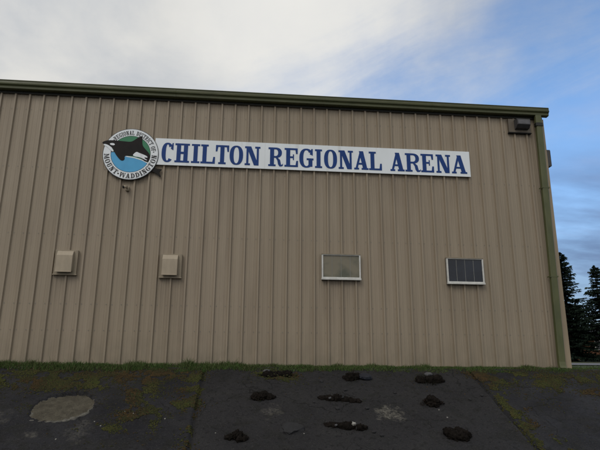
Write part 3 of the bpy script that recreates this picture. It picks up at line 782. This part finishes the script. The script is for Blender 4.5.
# ------------------------------------------------------------------ wall vents
def vent(x0, x1, z0, z1, label):
    o = empty('wall_vent', ((x0 + x1) / 2, -.044, z0)); tag(o, label, 'vent', 'hooded vents on the arena wall')
    W, Hh = (x1 - x0) / 2, z1 - z0
    mb = MB(); mb.box(-W, W, -.030, .034, 0, Hh, c=.006); mb.box(-W - .012, W + .012, -.040, .028, -.012, .010, c=.003)
    mb.build('back_plate', M['vent_plate'], o)
    hw, d = W * .70, .115
    hx = -.012
    pr = [(-.030, .085), (-d, .045), (-d, Hh - .125), (-.065, Hh - .030), (-.030, Hh - .030)]
    mb = MB()
    mb.add([(hx - hw, y, z) for y, z in pr] + [(hx + hw, y, z) for y, z in pr],
           [(1, 6, 7, 2), (2, 7, 8, 3), (3, 8, 9, 4), (0, 1, 2, 3, 4), (9, 8, 7, 6, 5)])
    mb.box(hx - hw - .004, hx + hw + .004, -d - .004, -d + .010, .040, .060, c=.002)
    mb.build('hood', M['vent'], o)
    mb = MB(); mb.add([(hx - hw + .01, -.032, .088), (hx + hw - .01, -.032, .088), (hx + hw - .01, -d + .012, .060), (hx - hw + .01, -d + .012, .060)], [(0, 3, 2, 1)])
    for q in range(3):
        y = -.05 - q * .022
        mb.box(hx - hw + .012, hx + hw - .012, y - .004, y + .004, .050, .085)
    mb.build('louvre', M['dark_gap'], o)
vent(.655, 1.115, 1.745, 2.262, 'square tan hooded vent farthest left on the wall, well away from the emblem')
vent(2.805, 3.255, 1.725, 2.232, 'square tan hooded vent on the wall below the right side of the round emblem')

# ------------------------------------------------------------------ knob lamp under emblem
o = empty('wall_spotlight', (1.985, -.044, 3.66)); tag(o, 'tiny dark spotlight sticking out of the wall below the round emblem', 'lamp')
mb = MB(); mb.box(-.03, .045, -.016, .034, -.05, .045, c=.005); mb.build('mount', M['vent_plate'], o)
mb = MB(); mb.tube([(0, -.016, .0), (-.005, -.055, .012), (-.03, -.08, .02)], .014, 8); mb.build('arm', M['vent'], o)
mb = MB(); mb.tube([(.014, -.055, .026), (-.02, -.09, .012), (-.052, -.125, -.004)], [.022, .030, .036], 14); mb.build('head', M['vent'], o)
mb = MB(); mb.tube([(-.0523, -.1253, -.0041), (-.0555, -.1285, -.0056)], [.033, .033], 14); mb.build('lens', M['dark_gap'], o)

# ------------------------------------------------------------------ wall pack lamp at the corner
o = empty('wall_light', (11.09, -.044, 5.41)); tag(o, 'dark grey wall light on a tan plate, under the gutter beside the downspout', 'lamp')
mb = MB(); mb.box(-.275, .275, -.036, .034, 0, .355, c=.005); mb.build('back_plate', M['plate_brown'], o)
mb = MB(); mb.box(-.285, .285, -.044, .03, -.014, .012, c=.003); mb.build('plate_lip', M['dark_gap'], o)
pr = [(-.0365, .075), (-.120, .085), (-.195, .150), (-.200, .270), (-.165, .310), (-.0365, .318)]
mb = MB(); hw = .165
mb.add([(.03 - hw, y, z) for y, z in pr] + [(.03 + hw, y, z) for y, z in pr], [(k, 6 + k, 7 + k, k + 1) for k in range(5)] + [(0, 1, 2, 3, 4, 5), (11, 10, 9, 8, 7, 6), (5, 11, 6, 0)])
mb.build('housing', M['lamp_grey'], o)
mb = MB(); mb.add([(.03 - hw + .02, -.2005, .262), (.03 + hw - .02, -.2005, .262), (.03 + hw - .02, -.1985, .160), (.03 - hw + .02, -.1985, .160),
                   (.03 - hw + .02, -.206, .262), (.03 + hw - .02, -.206, .262), (.03 + hw - .02, -.204, .160), (.03 - hw + .02, -.204, .160)], [(7, 6, 5, 4), (0, 4, 5, 1), (3, 2, 6, 7), (1, 5, 6, 2), (0, 3, 7, 4)])
mb.build('lens', M['lens'], o)
# box on the side wall
o = empty('junction_box', (XR + .09, .12, 4.62)); tag(o, 'thin dark box fixed high on the side wall just round the corner', 'box')
mb = MB(); mb.box(.0, .10, -.11, .11, 0, .42, c=.008); mb.build('housing', M['lamp_grey'], o)
mb = MB(); mb.box(.1005, .112, -.095, .095, .015, .405, c=.004); mb.build('cover', M['black'], o)

# ------------------------------------------------------------------ name board
BX0, BX1, BZ0, BZ1 = 2.515, 9.772, 4.236, 4.862
o = empty('name_sign', ((BX0 + BX1) / 2, -.044, BZ0)); tag(o, 'long white board with navy slab letters reading CHILTON REGIONAL ARENA', 'sign')
OX, OZ = (BX0 + BX1) / 2, BZ0
mb = MB()
for xa, xb in ((BX0, 4.9630), (4.9642, 7.3010), (7.3022, BX1)): mb.box(xa - OX, xb - OX, -.028, 0, 0, BZ1 - BZ0)
mb.build('board', M['sign_white'], o)
LET = [('C', 2.668, 2.925), ('H', 2.959, 3.279), ('I', 3.323, 3.506), ('L', 3.53, 3.848), ('T', 3.859, 4.153), ('O', 4.17, 4.472), ('N', 4.512, 4.859),
       ('R', 5.042, 5.375), ('E', 5.409, 5.717), ('G', 5.747, 6.071), ('I', 6.107, 6.269), ('O', 6.315, 6.616), ('N', 6.651, 6.989), ('A', 7.012, 7.345), ('L', 7.359, 7.659),
       ('A', 7.860, 8.193), ('R', 8.214, 8.576), ('E', 8.588, 8.895), ('N', 8.951, 9.300), ('A', 9.324, 9.689)]
LH, LZ = .452, 4.306
for ch, xa, xb in LET:
    w = (xb - xa) / LH
    over = .012 if ch in 'COG' else 0
    P = [[(xa - OX + x * LH, LZ - OZ + (y * (1 + 2 * over) - over) * LH) for x, y in p] for p in glyph(ch, w)]
    mb = MB(); mb.plate(P, -.0285, -.034)
    mb.build('letter', M['navy'], o)

# ------------------------------------------------------------------ round emblem
EC = (2.005, 4.452); ER = .603
o = empty('emblem_sign', (EC[0], -.050, EC[1])); tag(o, 'round emblem sign with a leaping orca over green and blue, left of the name board', 'sign')
def circ(r, n=72): return [(r * math.cos(2 * PI * k / n), r * math.sin(2 * PI * k / n)) for k in range(n)]
def ring(r0, r1, n=72): 
    out = []
    for k in range(n):
        a, b_ = 2 * PI * k / n, 2 * PI * (k + 1) / n
        out.append([(r1 * math.cos(a), r1 * math.sin(a)), (r1 * math.cos(b_), r1 * math.sin(b_)), (r0 * math.cos(b_), r0 * math.sin(b_)), (r0 * math.cos(a), r0 * math.sin(a))])
    return out
RI = .705 * ER
mb = MB(); mb.plate([circ(ER)], .004, -.036); mb.build('backing_disc', M['em_edge'], o)
mb = MB(); mb.plate(ring(RI + .006, ER - .013), -.034, -.040); mb.build('rim_band', M['sign_white'], o)
# green land above, blue water below, a white crest line between
wave = [(-1.0, .02), (-.6, .06), (-.3, -.04), (-.1, -.10), (.1, -.12), (.4, -.20), (.6, -.30), (1.0, -.55)]
def wv(x):
    for (xa, za), (xb, zb) in zip(wave, wave[1:]):
        if xa <= x <= xb: return za + (zb - za) * (x - xa) / (xb - xa)
    return wave[-1][1]
r_ = RI - .004
top, bot = [], []
n = 60
arc_t = [(r_ * math.cos(a), r_ * math.sin(a)) for a in [2 * PI * k / 144 for k in range(145)]]
up = [p for p in arc_t[:-1] if p[1] > wv(p[0] / ER) * ER + .008]
lo = [p for p in arc_t[:-1] if p[1] < wv(p[0] / ER) * ER - .008]
def order(pts, a0): return sorted(pts, key=lambda p: (math.atan2(p[1], p[0]) - a0) % (2 * PI))
up = order(up, math.radians(-60)); lo = order(lo, math.radians(100))
xa, xb = up[-1][0], up[0][0]
line = [(xa + (xb - xa) * k / 30, wv((xa + (xb - xa) * k / 30) / ER) * ER + .008) for k in range(1, 30)]
mb = MB(); mb.plate([up + line], -.034, -.039); mb.build('land_field', M['em_green'], o)
xa, xb = lo[0][0], lo[-1][0]
line = [(xb + (xa - xb) * k / 30, wv((xb + (xa - xb) * k / 30) / ER) * ER - .008) for k in range(1, 30)]
mb = MB(); mb.plate([lo + line], -.034, -.039); mb.build('water_field', M['em_blue'], o)
# thin white crest where water meets the whale
cl = [(-.30 + .95 * k / 20) for k in range(21)]
mb = MB(); mb.plate([[(x * ER, (wv(x) + .012) * ER) for x in cl] + [(x * ER, (wv(x) - .028) * ER) for x in reversed(cl)]], -.034, -.0405); mb.build('crest_line', M['sign_white'], o)
# orca
def smooth(pts, it=2):
    for _ in range(it):
        q = []
        for a, b_ in zip(pts, pts[1:] + pts[:1]):
            q.append((a[0] * .75 + b_[0] * .25, a[1] * .75 + b_[1] * .25)); q.append((a[0] * .25 + b_[0] * .75, a[1] * .25 + b_[1] * .75))
        pts = q
    return pts
body = [(-1.05, .36), (-1.03, .43), (-.90, .49), (-.70, .51), (-.48, .50), (-.25, .48), (-.02, .47), (.10, .55), (.22, .66), (.33, .72), (.38, .70), (.37, .60), (.385, .40), (.44, .29), (.56, .16), (.66, .05), (.71, -.06), (.70, -.16), (.66, -.24), (.60, -.29), (.50, -.25), (.40, -.16), (.30, -.12), (.10, -.07),
        (-.12, -.07), (-.22, -.10), (-.19, -.20), (-.24, -.27), (-.33, -.27), (-.42, -.18), (-.52, -.06), (-.60, .08), (-.66, .20), (-.78, .29), (-.92, .33)]
mb = MB(); mb.plate([[(x * ER, z * ER) for x, z in smooth(body, 2)]], -.036, -.046)
orca = mb.build('orca', M['black'], o)
def sub(name, pts, m_, yf=-.0495, it=2):
    mb = MB(); mb.plate([[(x * ER, z * ER) for x, z in smooth(pts, it)]], -.0455, yf); return mb.build(name, M[m_], orca)
sub('eye_patch', [(-.78, .35), (-.74, .39), (-.64, .39), (-.58, .35), (-.62, .30), (-.72, .31)], 'sign_white')
sub('chin_patch', [(-1.0, .335), (-.93, .35), (-.80, .30), (-.68, .20), (-.60, .07), (-.66, .06), (-.74, .13), (-.86, .24), (-.97, .29)], 'sign_white', -.048)
sub('side_patch', [(.07, -.05), (.16, .06), (.22, .09), (.30, .05), (.44, .00), (.56, -.05), (.62, -.10), (.60, -.13), (.50, -.11), (.52, -.16), (.62, -.22), (.58, -.23), (.44, -.16), (.30, -.11), (.16, -.10)], 'sign_white', -.0487, 1)
mb = MB(); mb.plate([[(x * ER, z * ER) for x, z in smooth([(.80, -.54), (.86, -.45), (.97, -.52), (1.08, -.52), (1.17, -.54), (1.09, -.61), (1.06, -.65), (1.14, -.82), (1.09, -.83), (.99, -.72), (.88, -.66), (.78, -.62)], 1)]], .002, -.020)
mb.build('fluke', M['black'], orca)
# lettering round the rim
def ring_text(txt, a_start, a_end, r_base, hgt, top=True):
    Wd = {' ': .45, 'I': .48, 'M': 1.02, 'W': 1.1, '•': .35}
    adv = [Wd.get(c, .78) for c in txt]; tot = sum(adv); a = 0
    for c, w in zip(txt, adv):
        mid = a_start + (a_end - a_start) * (a + w / 2) / tot
        a += w
        if c == ' ': continue
        gw = w - .10
        ang = math.radians(mid)
        arc = abs(math.radians(a_end - a_start)) * (r_base + (hgt / 2 if top else -hgt / 2)) / tot     # metres per unit of advance
        if c == '•': polys = [[(gw / 2 + .16 * math.cos(t * PI / 5), .45 + .16 * math.sin(t * PI / 5)) for t in range(10)]]
        else: polys = glyph(c, gw, .21, .12)
        out = []
        for p in polys:
            q = []
            for (x, y) in p:
                lx = (x - gw / 2) * arc; ly = y * hgt
                if top: rr = r_base + ly; aa = ang - lx / (r_base + hgt / 2)
                else: rr = r_base - ly; aa = ang + lx / (r_base - hgt / 2)
                q.append((rr * math.cos(aa), rr * math.sin(aa)))
            out.append(q)
        mb = MB(); mb.plate(out, -.0395, -.0425); mb.build('letter' if c != '•' else 'dot', M['ring_text'], o)
ring_text('•REGIONAL DISTRICT OF•', 142, 6, .748 * ER, .165 * ER)
ring_text('MOUNT•WADDINGTON', 181, 360, .945 * ER, .185 * ER, False)

# ------------------------------------------------------------------ spruces and far edge
M['bark'] = mat('spruce_bark', (.05, .038, .028), (.03, .023, .018), (1, 1, .2), 14, rough=.95)
M['needle'] = leafmat('spruce_needles', (.017, .029, .021), (.011, .020, .014), .8, 1.5)
M['needle2'] = leafmat('spruce_needles_light', (.026, .040, .026), (.018, .030, .020), .8, 1.5)
M['shrub'] = leafmat('dark_shrub', (.010, .015, .010), (.007, .010, .007), 1.0, 1.0)
for k_ in ('shrub', 'needle', 'needle2'): M[k_].node_tree.nodes['Principled BSDF'].inputs['Specular IOR Level'].default_value = .08
def spruce(name, x, y, h, r, seed, label, group=None):
    R_ = random.Random(seed)
    z0 = ground_z(x, y)
    o = empty(name, (x, y, z0)); tag(o, label, 'tree', group)
    mb = MB(); mb.tube([(0, 0, -.1), (.02, 0, h * .4), (-.02, .02, h * .8), (0, 0, h * .985)], [h * .022, h * .015, h * .006, .01], 8)
    mb.build('trunk', M['bark'], o)
    mb = MB(); z = h * .05 if seed != 2 else 2.2
    while z < h * .995:
        t = z / h
        L0 = r * ((1 - t) ** .85) * (1.0 if t > .15 else .85) + .10
        nb = R_.randint(8, 11) if t < .93 else 4
        for k in range(nb):
            a = R_.uniform(0, 2 * PI); L_ = L0 * R_.uniform(.55, 1.18)
            droop = (-.10 - .35 * (1 - t)) * R_.uniform(.6, 1.3) if t < .9 else .5
            ca, sa = math.cos(a), math.sin(a)
            npt = max(6, int(L_ / .06))
            for q in range(npt):
                u = (q + R_.random()) / npt
                rr = L_ * u
                zz = z + L_ * droop * u + L_ * .20 * u * u * (1 if t < .9 else 0)
                w = (.10 + .22 * (1 - u)) * (.5 + .5 * min(1, L_))
                for side in (-1, 1):
                    sp = R_.uniform(.3, 1) * w * side
                    p = Vector((ca * rr, sa * rr, zz))
                    tip = p + Vector((ca * .16 - sa * sp * 1.3, sa * .16 + ca * sp * 1.3, R_.uniform(-.22, .02)))
                    wid = Vector((ca, sa, R_.uniform(-.6, .3))) * R_.uniform(.05, .10)
                    mb.add([p - wid, p + wid, tip], [(0, 1, 2)], 1 if R_.random() < .25 else 0)
        z += R_.uniform(.13, .24) * (1 if t < .85 else .7)
    mb.build('crown', [M['needle'], M['needle2']], o)
    return o
spruce('spruce_tree', 32.2, 33.3, 9.5, 3.0, 1, 'tall dark spruce half hidden by the right corner of the arena', 'spruces behind the driveway')
spruce('spruce_tree', 34.1, 31.6, 8.0, 2.5, 2, 'pointed dark spruce at the right edge with its whole tip against the sky', 'spruces behind the driveway')
for k, (x, y, h, r) in enumerate([(39.5, 31, 9.8, 2.5), (44.5, 33, 11.5, 2.9), (26.0, 35.5, 11.0, 2.7)]):
    spruce('spruce_tree', x, y, h, r, 30 + k, 'dark spruce further along the row behind the driveway, out of sight of the camera', 'spruces out of sight')
# dense undergrowth as one dark mass
R_ = random.Random(9); mb = MB()
for _ in range(34000):
    x = R_.uniform(20, 52)
    hgt = 5.0 + .8 * nz(x * .35, 4) + .7 * nz(x * 1.3, 6)
    if 35.9 < x < 39.5: hgt = .35 
    y = 36 + R_.uniform(-1.3, 2.2); z = ground_z(x, y) + hgt * R_.random() ** .8
    c_ = Vector((x, y, z)); a = R_.uniform(0, 2 * PI); s_ = R_.uniform(.10, .22)
    u = Vector((math.cos(a), math.sin(a), R_.uniform(-.6, .6))) * s_; v_ = Vector((R_.uniform(-1, 1), R_.uniform(-1, 1), R_.uniform(-.4, 1))) * s_ * .6
    mb.add([c_ - u, c_ + v_, c_ + u, c_ - v_], [(0, 1, 2, 3)])
tag(mb.build('undergrowth', M['shrub']), 'dark mass of bushes under the spruces behind the driveway', 'bushes', kind='stuff')
# brown house beyond the trees
hx, hy = 42.5, 44.0; hz = ground_z(hx, hy)
o = empty('brown_house', (hx, hy, hz)); tag(o, 'low brown house glimpsed between the spruces at the right edge', 'house')
M['house'] = mat('brown_boards', (.17, .075, .035), (.13, .06, .03), (1, 1, 6), 4, rough=.8)
mb = MB(); mb.box(-5, 5, 0, 6, -.3, 2.5); mb.build('wall', M['house'], o)
mb = MB(); mb.add([(-5.4, -.5, 2.4), (5.4, -.5, 2.4), (5.4, 3, 3.6), (-5.4, 3, 3.6), (5.4, 6.5, 2.4), (-5.4, 6.5, 2.4), (-5.4, -.5, 2.28), (5.4, -.5, 2.28), (5.4, 6.5, 2.28), (-5.4, 6.5, 2.28)],
                  [(0, 1, 2, 3), (3, 2, 4, 5), (6, 7, 1, 0), (1, 7, 8, 4, 2), (0, 3, 5, 9, 6), (6, 9, 8, 7)]); mb.build('roof', M['stone_dark'], o)
for xw in (-3.4, -.6, 2.4):
    mb = MB(); mb.box(xw - .5, xw + .5, -.05, -.002, 1.0, 2.0); w_ = mb.build('window', M['white_frame'], o)
    mb = MB(); mb.box(xw - .43, xw + .43, -.058, -.0505, 1.07, 1.93); mb.build('pane', M['lens'], w_)

# ------------------------------------------------------------------ camera
yaw, pitch, roll = .09685, .25515, .00548
cam_loc = Vector((4.64425, -11.6718, -.08825))
fwd = Vector((math.sin(yaw) * math.cos(pitch), math.cos(yaw) * math.cos(pitch), math.sin(pitch)))
r0 = Vector((math.cos(yaw), -math.sin(yaw), 0)); u0 = r0.cross(fwd)
ri = r0 * math.cos(roll) + u0 * math.sin(roll); upv = -r0 * math.sin(roll) + u0 * math.cos(roll)
cd = bpy.data.cameras.new('camera'); cam = bpy.data.objects.new('camera', cd); col.objects.link(cam)
m3 = Matrix((ri, upv, -fwd)).transposed()
cam.matrix_world = Matrix.Translation(cam_loc) @ m3.to_4x4()
cd.sensor_width = 36; cd.lens = 546 / 600 * 36; cd.clip_end = 2000; cd.clip_start = .05
scene.camera = cam

# ------------------------------------------------------------------ light
sun_dir = Vector((-.10, -.15, .16)).normalized()          # towards the sun
elev = math.asin(sun_dir.z); az = math.atan2(sun_dir.x, sun_dir.y)
sd = bpy.data.lights.new('sun', 'SUN'); sd.energy = .8; sd.angle = math.radians(28); sd.color = (1, .95, .88)
so = bpy.data.objects.new('sun', sd); col.objects.link(so)
so.rotation_euler = sun_dir.to_track_quat('Z', 'Y').to_euler()

w = bpy.data.worlds.new('World'); scene.world = w; w.use_nodes = True
nt = w.node_tree; N = nt.nodes; L = nt.links
bg = N['Background']; bg.inputs['Strength'].default_value = .15
sky = N.new('ShaderNodeTexSky'); sky.sky_type = 'NISHITA'; sky.sun_disc = False
sky.sun_elevation = elev; sky.sun_rotation = az; sky.ozone_density = 2.0; sky.air_density = 1.0; sky.dust_density = .6
tc = N.new('ShaderNodeTexCoord'); D = tc.outputs['Generated']
def vmath(op, a, b=None):
    n = N.new('ShaderNodeVectorMath'); n.operation = op
    for i, x in enumerate((a, b)):
        if x is None: continue
        if isinstance(x, (tuple, Vector)): n.inputs[i].default_value = tuple(x)
        else: L.new(x, n.inputs[i])
    return n
def fmath(op, a, b=None, c=None):
    n = N.new('ShaderNodeMath'); n.operation = op
    for i, x in enumerate((a, b, c)):
        if x is None: continue
        if isinstance(x, (int, float)): n.inputs[i].default_value = x
        else: L.new(x, n.inputs[i])
    return n.outputs[0]
def rng(v, a, b, c=0.0, d=1.0, smooth=True):
    n = N.new('ShaderNodeMapRange'); n.interpolation_type = 'SMOOTHSTEP' if smooth else 'LINEAR'
    n.inputs[1].default_value = a; n.inputs[2].default_value = b; n.inputs[3].default_value = c; n.inputs[4].default_value = d
    L.new(v, n.inputs[0]); return n.outputs[0]
def wnoise(vec, scale, detail=6, rough=.55, dist=0.0):
    n = N.new('ShaderNodeTexNoise'); n.inputs['Scale'].default_value = scale; n.inputs['Detail'].default_value = detail
    n.inputs['Roughness'].default_value = rough; n.inputs['Distortion'].default_value = dist
    L.new(vec, n.inputs['Vector']); return n.outputs['Fac']
sep = N.new('ShaderNodeSeparateXYZ'); L.new(D, sep.inputs[0])
zc = fmath('MAXIMUM', sep.outputs['Z'], 0.0)
den = fmath('ADD', zc, .14)
cx = fmath('DIVIDE', sep.outputs['X'], den); cy = fmath('DIVIDE', sep.outputs['Y'], den)
cmb = N.new('ShaderNodeCombineXYZ'); L.new(cx, cmb.inputs[0]); L.new(cy, cmb.inputs[1])
P_ = cmb.outputs[0]           # cloud layer seen in perspective
# edge of the big cloud sheet: a great circle through two sky directions
e1 = Vector((.470, .688, .553)); e2 = Vector((.155, .874, .461))
nrm = e1.cross(e2).normalized()
if nrm.x > 0: nrm = -nrm
side = vmath('DOT_PRODUCT', D, nrm).outputs['Value']
n1 = wnoise(P_, 1.5, 8, .58, .3); n2 = wnoise(D, 3.0, 7, .6, .2)
sv = fmath('ADD', side, fmath('MULTIPLY', fmath('SUBTRACT', n1, .5), .34))
sv = fmath('ADD', sv, fmath('MULTIPLY', fmath('SUBTRACT', n2, .5), .26))
tg = (e1 - e2).normalized()
st_ = N.new('ShaderNodeCombineXYZ')
L.new(fmath('MULTIPLY', vmath('DOT_PRODUCT', D, tg).outputs['Value'], 1.6), st_.inputs[0]); L.new(fmath('MULTIPLY', side, 7.0), st_.inputs[1])
sv = fmath('ADD', sv, fmath('MULTIPLY', fmath('SUBTRACT', wnoise(st_.outputs[0], 1.3, 8, .62, .5), .5), .34))
cover = rng(sv, -.20, .16)
# sheet shading: grey-white, mottled, whiter where it is thin towards the blue
n3 = wnoise(P_, 1.6, 7, .55, .3); 
shade = fmath('MULTIPLY_ADD', rng(wnoise(D, 4.5, 8, .6, .5), .35, .65), .4, fmath('MULTIPLY', rng(n3, .36, .64), .6))
glow = rng(vmath('DOT_PRODUCT', D, Vector((.09, .82, .56)).normalized()).outputs['Value'], .965, 1.0)
def cmix(f, a, b, mode='MIX'):
    n = N.new('ShaderNodeMix'); n.data_type = 'RGBA'; n.blend_type = mode
    if isinstance(f, (int, float)): n.inputs[0].default_value = f
    else: L.new(f, n.inputs[0])
    for i, x in ((6, a), (7, b)):
        if isinstance(x, tuple): n.inputs[i].default_value = (*x, 1)
        else: L.new(x, n.inputs[i])
    return n.outputs[2]
sheet = cmix(shade, (3.35, 3.55, 3.85), (5.0, 4.95, 4.75))
sheet = cmix(fmath('MULTIPLY', glow, .65), sheet, (6.0, 5.9, 5.6))
# unseen cover behind the camera, brightened to light the wall
back = rng(sep.outputs['Y'], -.7, .3)
sheet = cmix(back, (4.3, 4.3, 4.25), sheet)
# low grey-violet cloud banks over the blue
n4 = wnoise(vmath('MULTIPLY', P_, (.8, 1.6, 1)).outputs[0], .8, 7, .55)
low = fmath('MULTIPLY', rng(sep.outputs['Z'], .40, .26), fmath('MAXIMUM', rng(n4, .26, .62), rng(sep.outputs['Z'], .27, .12, 0, .8)))
hs = N.new('ShaderNodeHueSaturation'); hs.inputs['Saturation'].default_value = 1.12; hs.inputs['Value'].default_value = 1.38; L.new(sky.outputs[0], hs.inputs['Color'])
skyc = cmix(fmath('MULTIPLY', low, .88), hs.outputs[0], (.72, 1.04, 1.98))
wisp = fmath('MULTIPLY', rng(wnoise(vmath('MULTIPLY', P_, (1.1, 2.2, 1)).outputs[0], 1.1, 8, .6, .4), .46, .76), .45)
skyc = cmix(wisp, skyc, (2.3, 3.0, 4.7))
final = cmix(cover, skyc, sheet)
L.new(final, bg.inputs['Color'])

scene.render.engine = 'CYCLES'
vs = scene.view_settings
vs.view_transform = 'Standard'; vs.look = 'None'; vs.gamma = 1; vs.exposure = 0; vs.use_curve_mapping = False
scene.cycles.max_bounces = 6
